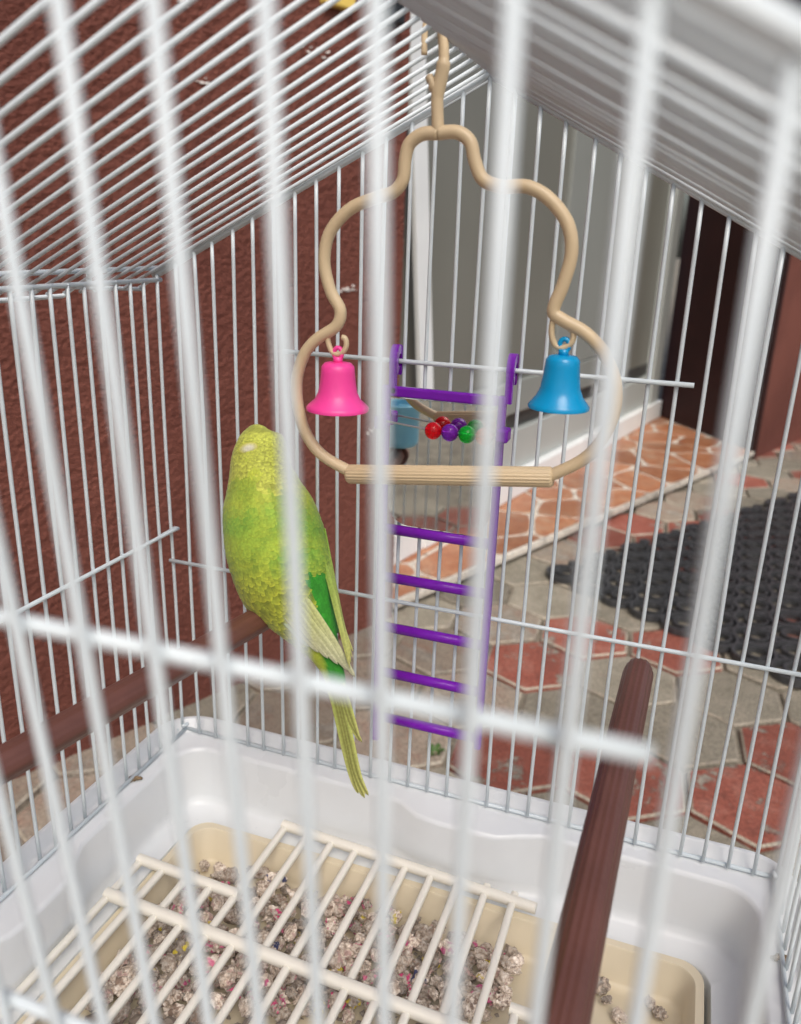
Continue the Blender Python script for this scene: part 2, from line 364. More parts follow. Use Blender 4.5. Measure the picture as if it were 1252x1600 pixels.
# ---- doorstep: slab, white edge strip, crazy-paved terracotta pieces on pale grout
ZS = -33.6
step = empty('door_step', (P0[0], P0[1], ZG), 'low doorstep paved with irregular orange terracotta pieces in white grout', 'step')
def ins(p, d): return (p[0]+WN[0]*d, p[1]+WN[1]*d)
b_ = MB()
fr = [P0]; r_ = random.Random(9)
edge = [wpt(62.4+(S1-62.4)*i/60, 1.4+r_.uniform(-.5, .9)) for i in range(61)]
b_.prism(edge+[P2, P3], ZG-0.9, ZS-1.3)
b_.build('base_slab', M['mortar'], step, smooth=False)
b_ = MB(); b_.prism([ins(P0,1.0), ins(P1,1.0), P2, P3], ZS-1.3, ZS-0.22); b_.build('grout_bed', M['grout'], step, smooth=False)
nseg = 6
for i in range(nseg):
    a, e = 62.4+(S1-62.4)*i/nseg+0.06, 62.4+(S1-62.4)*(i+1)/nseg-0.06
    b_ = MB(); b_.prism([wpt(a,-0.15), wpt(e,-0.15), wpt(e,1.0), wpt(a,1.0)], ZS-1.25, ZS+0.05)
    bevel(b_.build('edge_strip', M['grout'], step, smooth=False), 0.15)
def clip(poly, p, n):
    out = []
    for i in range(len(poly)):
        a, c = poly[i], poly[(i+1) % len(poly)]
        da = (a[0]-p[0])*n[0]+(a[1]-p[1])*n[1]; dc = (c[0]-p[0])*n[0]+(c[1]-p[1])*n[1]
        if da <= 0: out.append(a)
        if (da < 0 < dc) or (dc < 0 < da):
            t = da/(da-dc); out.append((a[0]+(c[0]-a[0])*t, a[1]+(c[1]-a[1])*t))
    return out
r_ = random.Random(21)
seeds = []
for i in range(-1, 12):
    for j in range(-1, 5):
        seeds.append(wpt(62+i*17.0+(8 if j % 2 else 0)+r_.uniform(-7.5,7.5), j*14.0+3+r_.uniform(-6.5,6.5)))
region = [ins(P0,1.2), ins(P1,1.2), P2, P3]
def area(pl): return 0.5*sum(pl[i][0]*pl[(i+1)%len(pl)][1]-pl[(i+1)%len(pl)][0]*pl[i][1] for i in range(len(pl)))
if area(region) < 0: region.reverse()
for i, sd_ in enumerate(seeds):
    poly = region[:]
    for k, o2 in enumerate(seeds):
        if k == i: continue
        dx, dy = o2[0]-sd_[0], o2[1]-sd_[1]; L_ = math.hypot(dx, dy)
        if L_ > 70: continue
        nx, ny = dx/L_, dy/L_
        poly = clip(poly, (sd_[0]+dx/2-nx*0.62, sd_[1]+dy/2-ny*0.62), (nx, ny))
        if len(poly) < 3: break
    if len(poly) < 3 or abs(area(poly)) < 6: continue
    for k_ in (.10, .25):
        poly = [q for a, c in zip(poly, poly[1:]+poly[:1]) for q in ((a[0]*(1-k_)+c[0]*k_, a[1]*(1-k_)+c[1]*k_), (a[0]*k_+c[0]*(1-k_), a[1]*k_+c[1]*(1-k_)))]
    cx_, cy_ = sum(p[0] for p in poly)/len(poly), sum(p[1] for p in poly)/len(poly)
    mb = MB(); mb.v = [((x-cx_)*S, (y-cy_)*S, z*S) for z in (-0.3, 0.0) for x, y in poly]; n = len(poly)
    mb.f = [tuple(range(n,2*n))]+[(a,(a+1)%n,n+(a+1)%n,n+a) for a in range(n)]
    o = mb.build('tile', M['tile'], None, smooth=False, raw=True); o.parent = step; o.matrix_parent_inverse = step.matrix_world.inverted(); o.location = V(cx_, cy_, ZS+r_.uniform(-0.02, 0.05))

# ---- plastic door in the recess, shade and reflection put into its greys
DP = np.array([-15.45, 151.45]); DD = np.array([0.222, 0.975]); DN = np.array([-0.975, 0.222])
def dpt(t, off=0.0): p = DP+DD*t+DN*off; return (float(p[0]), float(p[1]))
door = empty('grey_door', (*dpt(0), ZS), 'plastic door, greyed for recess shade, with white threshold behind the cage', 'door')
def dbox(name, t0, t1, z0, z1, off0, off1, mat, bev=0.25):
    mb = MB(); mb.prism([dpt(t0,off0), dpt(t1,off0), dpt(t1,off1), dpt(t0,off1)], z0, z1)
    return bevel(mb.build(name, mat, door, smooth=False), bev)
dbox('panel', -64, 29, -5.1, 170, 1.6, 3.0, M['doorgrey'])
dbox('stile', 29.1, 62, -5.1, 170, 0.6, 4.0, M['doorframe'])
dbox('stile', 62.4, 78, -16.8, 170, 1.8, 4.0, M['doorgrey'])
dbox('glazing_bead', 78.3, 92, -16.8, 170, 0.9, 4.0, M['doorframe'])
dbox('panel', 92.3, 118, -16.8, 170, 2.2, 4.0, M['doorgrey'])
dbox('frame_post', 118.3, 127, -33.5, 170, -0.6, 4.0, M['doorlight'])
dbox('lower_rail', -64, 61.8, -13.0, -5.3, 0.3, 3.6, M['doorframe'])
dbox('dark_band', -64, 118, -17.2, -13.2, 1.9, 3.8, M['doordark'])  # dark band set back between the lower and bottom rails
dbox('bottom_rail', -64, 118, -27.3, -17.4, 0.5, 3.4, M['doorlight'])
dbox('threshold', -64, 130, ZS+0.1, -27.5, -1.6, 3.4, M['white'])
# white lath standing askew in the doorway
b_ = MB()
la, lb = Vector((*dpt(-35.0,-1.4), ZS+0.1)), Vector((*dpt(-50.0,-1.4), 78)); ax = Vector((*DD, 0)); ay = (lb-la).cross(ax).normalized()
def lath_ring(c): return [c+ax*2.3*i+ay*0.5*j for i, j in ((-1,-1),(1,-1),(1,1),(-1,1))]
b_.add(lath_ring(la)+lath_ring(lb), [(3,2,1,0),(4,5,6,7)]+[(i,(i+1)%4,4+(i+1)%4,4+i) for i in range(4)])
bevel(tag(b_.build('white_lath', M['white'], smooth=False), 'narrow white board leaning upright in front of the grey door', 'board'), 0.15)

# ---- black rubber ring mat
MO = np.array([3.5, 117.0]); M1 = np.array([0.54, 0.842]); M2 = np.array([0.842, -0.54])
b_ = MB(); SP = 6.6
def arc_ring(cx, cy, ro, ri, z0, z1, n=14):
    vs_ = []
    for r_0, z_ in ((ro, z0), (ro, z1), (ri, z1), (ri, z0)):
        for j in range(n): q = 2*math.pi*j/n; vs_.append((cx+r_0*math.cos(q), cy+r_0*math.sin(q), z_))
    b_.add(vs_, [(k*n+j, k*n+(j+1)%n, (k+1)*n+(j+1)%n, (k+1)*n+j) for k in range(3) for j in range(n)])
rm = random.Random(4)
for i in range(19):
    for j in range(12):
        p = MO+M1*(i*SP*0.866+1.5)+M2*((j+(0.5 if i % 2 else 0))*SP+1.5)
        dz = rm.uniform(-0.05, 0.10)
        arc_ring(p[0], p[1], 3.5, 2.95, ZG+0.15, ZG+1.35+dz, 20)
        arc_ring(p[0]+M1[0]*0.9, p[1]+M1[1]*0.9, 2.05, 1.6, ZG+0.15, ZG+1.15+dz, 16)
for i in range(19):
    p = MO+M1*(i*SP*0.866+1.5)-M2*0.9; arc_ring(p[0], p[1], 1.2, 0.3, ZG+0.15, ZG+1.1, 8)
tag(b_.build('ring_mat', M['rubber'], smooth=False), 'black rubber ring doormat lying on the pavers at the right', 'mat')

# ---- a small weed between the pavers
wd = empty('weed', (-0.5, 53.2, ZG-0.4), 'tiny green weed sprouting between the pavers behind the tray', 'weed')
rw = random.Random(5)
for k in range(6):
    q = k*1.05+rw.random()*.5; L_ = rw.uniform(0.8, 1.5); w_ = 0.36
    d = Vector((math.cos(q), math.sin(q), 0)); sdv = Vector((-d.y, d.x, 0)); o_ = Vector((-0.5, 53.2, ZG-0.3))
    pts = []
    for t, ww in ((0, .1), (.3, .7), (.6, 1), (.85, .6), (1, .05)):
        c = o_+d*L_*t+Vector((0,0,1.2*math.sin(t*2.2)*L_/2))
        pts += [c-sdv*ww*w_, c+Vector((0,0,-.08)), c+sdv*ww*w_]
    mb = MB(); mb.add(pts, [f for i in range(4) for f in ((3*i,3*i+1,3*i+4,3*i+3),(3*i+1,3*i+2,3*i+5,3*i+4))]); mb.build('leaf', M['weed'], wd)

# ---- low stool carrying the cage (hidden under the tray)
stool = empty('low_stool', (15, -13, ZG), 'low wooden stool that carries the cage, hidden under its tray', 'stool')
b_ = MB(); b_.box(2, 28, -25, -2, -8.4, -6.85); bevel(b_.build('seat', M['wood'], stool, smooth=False), 0.3)
for x in (5, 25):
    for y in (-22, -5):
        b_ = MB(); b_.tube([(x,y,ZG+0.1),(x,y,-8.5)], [0.8, 1.1], 8); b_.build('leg', M['wood'], stool)

# ================================================================== BIRD CAGE
ZA, ZE, FY = 31.63, 23.97, -26.7
cage = empty('bird_cage', (15, -13, -6.8), 'white wire bird cage with gabled wire roof on a white plastic tray', 'bird cage')
rw = random.Random(11)
RW = 0.083
def wire(pts, r=RW, n=8, wob=0.0, name='wire'):
    P = [Vector(p) for p in pts]
    if len(P) == 2 and wob:
        a, c = P; mid = [a.lerp(c, t)+Vector((rw.gauss(0,wob), rw.gauss(0,wob*.6), 0))*(1 if (a-c).z else 0) for t in (.33, .66)]
        P = [a, *mid, c]
        P = [Vector(p) for p in catmull(P, 4)]
    b_ = MB(); b_.tube(P, r, n); return b_.build(name, M['wire'], cage)
def rake(x): return ZA-(ZA-ZE)*abs(x-15)/15
# back wall: wires measured one by one (bottom x, top x)
for i in range(0, 31):
    xb = i+rw.gauss(0, .035); xt = i+rw.gauss(0, .035)
    wire([(xb, 0, -0.02), (xt, 0, (rake(i)+0.12) if 0 < i < 30 else ZE-0.1)], wob=0.035)
wire([(-0.2, 0.13, 0.0), (30.2, 0.13, 0.0)], 0.10, name='rail')
wire([(-0.1, -0.15, 9.96), (30.1, -0.15, 9.96)], 0.10, name='rail')
wire([(6.45, -0.15, 20.95), (23.65, -0.15, 20.98)], 0.10, name='rail')
for sx in (-1, 1):
    wire([(15-sx*15.2, 0.05, rake(30.2)), (15, 0.05, ZA+0.06)], 0.15, 10, name='gable_rail')
    wire([(15-sx*15.2, FY, rake(30.2)), (15, FY, ZA+0.06)], 0.13, 10, name='gable_rail')
# left and right walls
SLP = 0.977; K = 27
for k in range(1, K+1):
    for x in (0, 30):
        y = -k*SLP
        wire([(x+rw.gauss(0,.02), y+rw.gauss(0,.03), -0.02), (x+rw.gauss(0,.02), y+rw.gauss(0,.03), 23.75)], wob=0.03)
for x in (0, 30):
    d = 0.15 if x == 0 else -0.15
    wire([(x+d*.8, 0.25, 0.0), (x+d*.8, FY, 0.0)], 0.10, name='rail')
    wire([(x+d, FY, 11.65), (x+d, -0.2, 11.58), (x+d, 0.32, 11.55), (x-d*.7, 0.42, 11.5), (x-d, 0.1, 11.45), (x-d, -0.9, 11.42)], 0.10, name='rail')
    wire([(x, 0.3, 23.66), (x, FY, 23.66)], 0.11, name='eave_rail')
    wire([(x+d, -0.25, 0.35), (x+d, 0.3, 0.2), (x-d, 0.35, 0.05), (x-d*1.5, -0.3, 0.03)], 0.10, name='corner_clip')
# front wall: bars lean a little, as they do in the cage
FX = [18.62, 19.44, 20.33, 21.17, 22.06, 22.925, 23.82]; FS = [.085, .066, .045, .035, .008, 0.0, 0.0]
bars = list(zip(FX, FS))
for j in range(1, 21): bars.append((18.62-0.9*j, .085+.012*j if j < 4 else .12))
for j in range(1, 7): bars.append((23.82+0.92*j, 0.0))
for x, sl in bars:
    zt = rake(x)+0.05
    wire([(x-sl*(zt-24), FY, zt), (x, FY, 24), (x+sl*min(24-14, 12), FY, 14), (x+sl*10, FY, -0.02)], 0.072, 14)
wire([(0, FY+0.19, 21.65), (10, FY+0.19, 21.70), (23.62, FY+0.19, 21.86)], 0.094, 14, name='rail')
wire([(0, FY+0.17, 15.9), (30, FY+0.19, 15.95)], 0.092, 12, name='rail')
wire([(0, FY-0.13, 0.0), (30, FY-0.13, 0.0)], 0.10, name='rail')
# gabled roof: wires from eave to ridge, a lower edge wire, an eave wire and a ridge wire
ks = [-0.95]+[0.25+0.965*j for j in range(28)]
for k in ks:
    y = -min(k, 26.75)
    for sx in (-1, 1):
        oy = rw.gauss(0, .03); dz = 0.14
        wire([(15+sx*16.7, y+oy, rake(31.7)+dz-0.05), (15+sx*8, y+rw.gauss(0,.03), rake(23)+dz+rw.gauss(0,.03)), (15+sx*0.05, y+rw.gauss(0,.02), ZA+dz)], 0.078 if sx < 0 else 0.112)
wire([(15, 1.1, ZA+0.30), (15, FY-0.3, ZA+0.30)], 0.10, name='ridge_rail')
for sx in (-1, 1):
    wire([(15+sx*15.25, 1.1, rake(30.25)+0.32), (15+sx*15.25, FY-.2, rake(30.25)+0.32)], 0.11, name='roof_rail')
    wire([(15+sx*16.7, 1.1, rake(31.7)+0.02), (15+sx*16.75, -3.4, rake(31.7)+0.30), (15+sx*16.7, -4.2, rake(31.7)-0.02), (15+sx*16.7, FY-.2, rake(31.7)+0.02)], 0.10, name='roof_rail')
# wire wound round the eave rail near the back
for y0 in (-3.9,):
    wire([(-.15+0.28*math.cos(t), y0-0.10*t*0.2, 23.85+0.42*math.sin(t)) for t in [j*0.5 for j in range(26)]], 0.075, name='binding_wire')

# ---- moulded plastic tray of the cage
def rrect(x0, x1, y0, y1, r, z, nb=26, nc=7, bumpf=None):
    out = []
    cs = [((x1-r, y0+r), -90), ((x1-r, y1-r), 0), ((x0+r, y1-r), 90), ((x0+r, y0+r), 180)]
    for k, ((cx, cy), a0) in enumerate(cs):
        for j in range(nc+1):
            q = math.radians(a0+90*j/nc); out.append((cx+r*math.cos(q), cy+r*math.sin(q), z))
        (nx, ny), b0 = cs[(k+1) % 4]; q = math.radians(a0+90)
        A = (cx+r*math.cos(q), cy+r*math.sin(q)); B = (nx+r*math.cos(q), ny+r*math.sin(q)); nrm = (math.cos(q), math.sin(q))
        for j in range(1, nb):
            t = j/nb; d = bumpf(k, t)*-1 if bumpf else 0
            out.append((A[0]+(B[0]-A[0])*t+nrm[0]*d, A[1]+(B[1]-A[1])*t+nrm[1]*d, z))
    return out
def smst(a, b, x): t = max(0, min(1, (x-a)/(b-a))); return t*t*(3-2*t)
def tb(k, t):    # the ledge widens into a tongue in the middle of each long side
    return 0.95*(smst(.30,.40,t)-smst(.52,.60,t)) if k in (0, 1, 2, 3) else 0
def tb2(k, t): return tb(k, t)*0.55
def loft(loops, cap0=True, cap1=True):
    mb = MB(); n = len(loops[0]); vs_ = [p for l in loops for p in l]; fs = []
    for i in range(len(loops)-1):
        for j in range(n): fs.append((i*n+j, i*n+(j+1)%n, (i+1)*n+(j+1)%n, (i+1)*n+j))
    if cap0: fs.append(tuple(range(n-1,-1,-1)))
    if cap1: fs.append(tuple((len(loops)-1)*n+j for j in range(n)))
    mb.add(vs_, fs); return mb
F0, F1 = FY-1.0, 1.0
loops = [rrect(0.2,29.8,FY+.2,-.2,2.2,-6.8), rrect(-0.2,30.2,FY-.2,.2,2.4,-6.4), rrect(-0.75,30.75,FY-.75,.75,2.2,-0.4), rrect(-0.9,30.9,FY-.9,.9,2.2,0.42), rrect(-0.86,30.86,FY-.86,.86,2.15,0.50), rrect(-0.74,30.74,FY-.74,.74,2.05,0.50),
         rrect(-0.66,30.66,FY-.66,.66,2.0,0.42), rrect(-0.42,30.42,FY-.42,.42,1.7,-0.10), rrect(-0.30,30.30,FY-.3,.30,1.6,-0.18),
         rrect(0.62,29.38,FY+.62,-.62,1.6,-0.20,bumpf=tb), rrect(0.76,29.24,FY+.76,-.76,1.55,-0.26,bumpf=tb), rrect(0.84,29.16,FY+.84,-.84,1.5,-0.45,bumpf=tb),
         rrect(0.98,29.02,FY+.98,-1.0,1.4,-2.9,bumpf=tb2), rrect(1.04,28.96,FY+1.04,-1.06,1.35,-3.3,bumpf=tb2), rrect(1.3,28.7,FY+1.3,-1.3,1.2,-3.5,bumpf=tb2),
         rrect(2.2,27.8,FY+2.2,-2.3,1.0,-3.5), rrect(2.25,27.75,FY+2.25,-2.35,1.0,-3.6), rrect(2.3,27.7,FY+2.3,-2.4,1.0,-5.6)]
tr = loft(loops).build('plastic_tray', M['tray'], cage, sharp=60)

# ---- slide-out beige drawer in the tray floor
lo = [rrect(2.6,27.4,FY+2.6,-2.7,1.0,-5.5), rrect(2.5,27.5,FY+2.5,-2.6,1.0,-3.3), rrect(2.52,27.48,FY+2.52,-2.62,1.0,-3.2), rrect(2.85,27.15,FY+2.85,-2.95,.9,-3.2), rrect(2.92,27.08,FY+2.92,-3.02,.85,-3.3),
      rrect(3.12,26.88,FY+3.12,-3.22,.75,-4.85), rrect(3.3,26.7,FY+3.3,-3.4,.6,-5.0)]
tag(loft(lo).build('litter_drawer', M['beige'], None, sharp=50), 'shallow beige pull-out drawer holding the litter in the white tray', 'drawer')

# ---- cream floor grate
ZGR = -2.75
grate = empty('floor_grate', (12, -10, ZGR-0.3), 'cream plastic floor grate lying over the litter', 'grate')
def gbar(x0, y0, x1, y1, r=0.20, dz=0.0, name='bar'):
    b_ = MB(); d = Vector((x1-x0, y1-y0, 0)); d.normalize(); n = Vector((-d.y, d.x, 0))
    prof = [(-r,-.5*r),(-r,.55*r),(-.55*r,r),(.55*r,r),(r,.55*r),(r,-.5*r),(.6*r,-1.1*r),(-.6*r,-1.1*r)]
    vs_ = []
    for p in (Vector((x0,y0,ZGR+dz)), Vector((x1,y1,ZGR+dz))):
        for a, c in prof: vs_.append(p+n*a+Vector((0,0,c)))
    b_.add(vs_, [tuple(range(7,-1,-1)), tuple(range(8,16))]+[(i,(i+1)%8,8+(i+1)%8,8+i) for i in range(8)])
    b_.build(name, M['cream'], grate, sharp=50)
GB = -23.6
for j in range(19):
    x = 1.95+1.32*j
    ystart = -6.75 if x < 7.0 else (-2.1 if x < 20.4 else -8.2)
    gbar(x, ystart, x, GB, 0.165)
gbar(7.05, -1.95, 20.2, -2.65, 0.22, 0.06, 'cross_bar'); gbar(1.8, -6.65, 7.4, -6.9, 0.22, 0.06, 'cross_bar')
gbar(1.8, -9.0, 26.0, -9.95, 0.25, 0.06, 'cross_bar'); gbar(20.2, -8.1, 25.9, -8.3, 0.22, 0.05, 'cross_bar')
for y in (-16.6, -20.2, -23.6): gbar(1.8, y, 25.9, y-.4, 0.23, 0.05, 'cross_bar')

# ---- crumpled paper pellets
def pellet_mesh(seed):
    bm = bmesh.new(); bmesh.ops.create_icosphere(bm, subdivisions=3, radius=1.0); off = Vector((seed*7.3, seed*3.1, 0)); r_ = random.Random(seed)
    ex = Vector((r_.uniform(1.0,1.55), r_.uniform(.75,1.05), r_.uniform(.65,.95)))
    for v in bm.verts:
        p = v.co.copy()
        d = 1+0.34*noise.noise(p*1.5+off)+0.62*(abs(noise.noise(p*2.6+off*2))-0.2)+0.30*(abs(noise.noise(p*5.5+off))-.2)
        v.co = Vector((p.x*ex.x, p.y*ex.y, p.z*ex.z))*d
    me = bpy.data.meshes.new('paper_pellet'); bm.to_mesh(me); bm.free(); me.materials.append(M['paper'])
    return me
PMESH = [pellet_mesh(i+1) for i in range(10)]
rp = random.Random(17)
def density(x, y):
    d = 1.0
    if y > -4.3 and x < 7: d *= 0.45
    if y > -5.5 and 4 < x < 6.2: d *= 0.25
    if x > 18.3: d *= max(0.0, 1-(x-18.3)/1.6)
    if y > -4.2: d *= 0.8
    return d
spots = []; front = []
tries = 0
def settle(lst, x, y):
    lay = sum(1 for a, c, _ in lst if (a-x)**2+(c-y)**2 < 0.30)
    if lay > 1 or any((a-x)**2+(c-y)**2 < 0.17 for a, c, _ in lst): return
    lst.append((x, y, -4.62+0.42*lay+rp.uniform(0,.1)))
while len(spots) < 290 and tries < 90000:
    tries += 1
    x = rp.uniform(3.6, 20.3); y = rp.uniform(-3.8, -14.4+0.37*x)
    if rp.random() < density(x, y): settle(spots, x, y)
for _ in range(900):
    x = rp.uniform(3.7, 21); y = rp.uniform(-14.9+0.37*x, -22.8)
    if len(front) < 330: settle(front, x, y)
spots += [(23.4,-3.9,-4.65),(23.75,-4.5,-4.65),(24.3,-5.1,-4.65),(25.5,-3.9,-4.7),(25.95,-4.3,-4.7),(26.0,-5.6,-4.65),(25.2,-6.1,-4.65)]
for i, (x, y, z) in enumerate(spots):
    o = bpy.data.objects.new('paper_pellet', PMESH[rp.randrange(10)]); COL.objects.link(o)
    sc = rp.choice((rp.uniform(0.20, 0.30), rp.uniform(0.28, 0.42)))*S*(0.9 if i >= len(spots)-7 else 1)
    o.scale = (sc, sc, sc); o.location = V(x, y, z); o.rotation_euler = (rp.uniform(-.5,.5), rp.uniform(-.5,.5), rp.uniform(0, 6.3))
    u = rp.random()
    if i >= len(spots)-7: lab, colr, g = 'stray crumpled paper pellet on the bare right end of the drawer', (.55, .45, .36, 1), 'stray pellets at the right'
    elif u < 0.22: lab, colr, g = 'crumpled grey paper litter pellet with pink print under the grate', rp.choice([(.62,.07,.20,1), (.70,.20,.32,1), (.5,.10,.22,1)]), 'pink-stained paper pellets'
    elif u < 0.27: lab, colr, g = 'crumpled grey paper litter pellet with yellow print under the grate', (.60,.48,.06,1), 'yellow-stained paper pellets'
    elif u < 0.30: lab, colr, g = 'crumpled grey paper litter pellet with dark blue print under the grate', (.06,.07,.16,1), 'blue-stained paper pellets'
    else: lab, colr, g = 'plain grey-brown crumpled paper litter pellet under the grate', rp.choice([(.44,.37,.30,1), (.30,.22,.17,1), (.52,.36,.32,1)]), 'plain paper pellets'
    o.color = colr; tag(o, lab, 'paper pellet', g)
# the front of the litter, below the picture's edge, as one mass
b_ = MB()
for x, y, z in front:
    me = PMESH[rp.randrange(10)] if False else None
    k = rp.uniform(.34,.48); q = rp.uniform(0, 6.3); pts = []
    for lat in (-60,-15,25,65):
        for j in range(7):
            a = math.radians(lat); t = q+2*math.pi*j/7; jr = rp.uniform(.75,1.25); pts.append((x+k*1.2*math.cos(a)*math.cos(t)*jr, y+k*math.cos(a)*math.sin(t)*jr, z+k*.85*math.sin(a)))
    b_.add(pts, [(i*7+j,i*7+(j+1)%7,(i+1)*7+(j+1)%7,(i+1)*7+j) for i in range(3) for j in range(7)]+[tuple(range(21,28))])
for _ in range(420):      # shreds and dust between the pellets
    x = rp.uniform(3.6, 20.0); y = rp.uniform(-3.7, -14.4+0.37*x)
    if rp.random() > density(x, y): continue
    k = rp.uniform(.06,.15); q = rp.uniform(0,6.3); z = -4.93+rp.random()*.1
    b_.add([(x+k*math.cos(q+j*1.57)*rp.uniform(.6,1.5), y+k*math.sin(q+j*1.57)*rp.uniform(.6,1.5), z+rp.uniform(-.02,.12)) for j in range(4)]+[(x,y,z+k*.8)], [(0,1,4),(1,2,4),(2,3,4),(3,0,4)])
ll = b_.build('paper_litter', M['paper'], None, smooth=False); ll['kind'] = 'stuff'; tag(ll, 'loose mass of paper shreds between the pellets and at the drawer front', 'litter'); ll.color = (.44,.37,.30,1)
# two crumbs on the tray ledge
for (x, y), lab in (((0.15,-4.6), 'small brown crumb on the tray ledge by the left wall'), ((29.75,-4.4), 'small brown crumb on the tray ledge by the right wall')):
    cr = empty('crumb', (x, y, -.2), lab, 'crumb')
    for k in range(5):
        b_ = MB(); b_.tube([(x-.25+.1*k, y-.2+rp.random()*.4, -.12), (x-.1+.1*k, y-.1+rp.random()*.3, -.04), (x+.1*k, y+rp.random()*.3, -.1)], [.07,.10,.05], 6); b_.build('flake', M['crumb'], cr)

# ================================================================== PERCHES
def perch(name, a, c, r, label, rib):
    root = empty(name, (c[0], c[1], c[2]), label, 'perch', 'brown perches')
    d = (Vector(c)-Vector(a)); L_ = d.length; d.normalize(); up = Vector((0,0,1)); sdv = d.cross(up).normalized(); up = sdv.cross(d)
    n = 80; b_ = MB(); prof = []
    st = [(0.0,.35),(0.12,.72),(0.35,.95),(0.65,1.0)]+[(0.65+(L_-0.65)*t,1.0) for t in (.1,.25,.4,.55,.7,.85,1)]
    vs_ = []
    for s_, k in st:
        for j in range(n):
            q = 2*math.pi*j/n; rr = r*k*(1+rib*math.cos(16*q)+0.03*math.cos(6*q)); vs_.append(Vector(a)+d*s_+(sdv*math.cos(q)+up*math.sin(q))*rr)
    m_ = len(st)
    b_.add(vs_, [(i*n+j,i*n+(j+1)%n,(i+1)*n+(j+1)%n,(i+1)*n+j) for i in range(m_-1) for j in range(n)]+[tuple(range(n-1,-1,-1)), tuple((m_-1)*n+j for j in range(n))])
    b_.build('rod', M['perch'], root)
    b_ = MB(); e = Vector(c); b_.tube([e-d*0.1, e+d*0.45], r*1.55, 20); b_.build('end_cap', M['perch'], root, sharp=40)
    return root
perch('perch', (7.45,-3.55,9.95), (3.1,-26.2,9.95), 0.56, 'brown plastic perch at the left on which the bird sits', 0.008)
perch('perch', (23.15,-1.95,9.95), (22.62,-26.2,9.95), 0.55, 'ribbed brown plastic perch at the right with a free rounded end', 0.03)

# ================================================================== SWING
HOOKL = [(14.47,32.07),(14.51,31.64),(14.55,31.21)]
HOOKR = [(14.70,32.20),(14.99,31.88),(15.09,31.36),(15.1,30.93),(15.02,30.5),(14.91,30.06),(14.98,29.52),(15.03,29.01)]
LEFT = [(15.03,29.01),(14.5,28.98),(14.09,28.7),(13.96,28.23),(13.91,27.66),(13.59,27.27),(12.93,27.07),(12.03,26.69),(11.33,25.93),(11.15,24.99),(11.39,24.05),(11.76,23.42),(11.6,22.87),(10.86,22.37),(10.36,21.78),(10.07,20.83),(10.14,19.78),(10.47,18.86),(11.12,18.16),(12.3,17.66)]
RIGHT = [(15.03,29.01),(15.65,29.03),(16.08,28.75),(16.25,28.24),(16.55,27.69),(17.18,27.48),(17.98,27.49),(18.7,27.13),(19.3,26.45),(19.5,25.61),(19.33,24.65),(19.1,23.86),(19.43,23.58),(20.17,23.23),(20.84,22.59),(21.27,21.71),(21.31,20.69),(20.95,19.7),(20.4,19.05),(19.45,18.45)]
YS = -6.05
swing = empty('swing', (15, YS, 17.5), 'beige plastic bird swing with curvy frame and ribbed perch', 'swing')
def xz(l, dy=0): return [(x, YS+dy, z) for x, z in l]
b_ = MB(); b_.tube([tuple(p) for p in catmull(xz(LEFT), 5)], 0.212, 12); b_.tube([tuple(p) for p in catmull(xz(RIGHT), 5)], 0.212, 12); swf = b_.build('frame', M['swing'], swing)
b_ = MB()
b_.tube([tuple(p) for p in catmull([(14.47,YS,31.2),(14.46,YS,31.75),(14.52,YS,32.12),(14.75,YS,32.25),(14.98,YS,32.0),(15.08,YS,31.4),(15.10,YS,30.95),(15.03,YS,30.5),(14.95,YS,30.05),(14.98,YS,29.5),(15.03,YS,29.0)], 5)],
        [0.10]*10+[0.13]*10+[0.17]*10+[0.22]*10+[0.20]*11, 10)
b_.tube([tuple(p) for p in catmull([(14.98,YS,30.15),(14.75,YS,30.45),(14.62,YS,30.65)], 4)], [.2]*4+[.13]*4+[.06], 8)
b_.build('hook', M['swing'], swing)
# ribbed perch bar
a, c = Vector((12.1,YS,17.58)), Vector((19.6,YS,18.43)); d = (c-a).normalized(); up = Vector((0,0,1)); sdv = d.cross(up).normalized(); up = sdv.cross(d)
n = 72; vs_ = []; st = [(0,.8),(.08,1),(1-.08/7.5,1),(1,.8)]; L_ = (c-a).length
st = [(0,.8),(.1,1.0),(L_-.1,1.0),(L_,.8)]
for s_, k in st:
    for j in range(n):
        q = 2*math.pi*j/n; rr = 0.335*k*(1+0.06*math.cos(18*q)); vs_.append(a+d*s_+(sdv*math.cos(q)+up*math.sin(q))*rr)
b_ = MB(); b_.add(vs_, [(i*n+j,i*n+(j+1)%n,(i+1)*n+(j+1)%n,(i+1)*n+j) for i in range(3) for j in range(n)]+[tuple(range(n-1,-1,-1)), tuple(3*n+j for j in range(n))])
b_.build('perch_bar', M['swing'], swing)
def bell(cx, zk, zs, zr, rs, rr, mat, lab):
    root = empty('bell', (cx, YS, zr), lab, 'bell', 'bells on the swing')
    h = zs-zr
    prof = [(0.0,h+.02),(rs*.45,h+.02),(rs*.8,h-.02),(rs*.97,h-.14),(rs,h-.32),(rs*1.06,h*.6),(rs*1.16,h*.36),(rs*1.36,h*.2),(rr*.93,.12),(rr,.03),(rr*.99,-.06),(rr*.90,-.05),(rs*1.25,h*.2),(rs*.95,h*.5),(rs*.8,h-.3),(0,h-.25)]
    b_ = MB(); b_.lathe((cx,YS,zr), prof, 40); b_.build('body', mat, root, sharp=70)
    b_ = MB(); b_.tube([(cx,YS,zs-.02),(cx,YS,zs+.2)], .17, 12)
    lp = [(cx+.15*math.cos(q), YS, zs+.32+.2*math.sin(q)) for q in [2*math.pi*j/14 for j in range(14)]]
    b_.tube(lp, .085, 8, closed=True); b_.build('loop', mat, root)
    # the C-shaped hook belongs to the swing
    return root
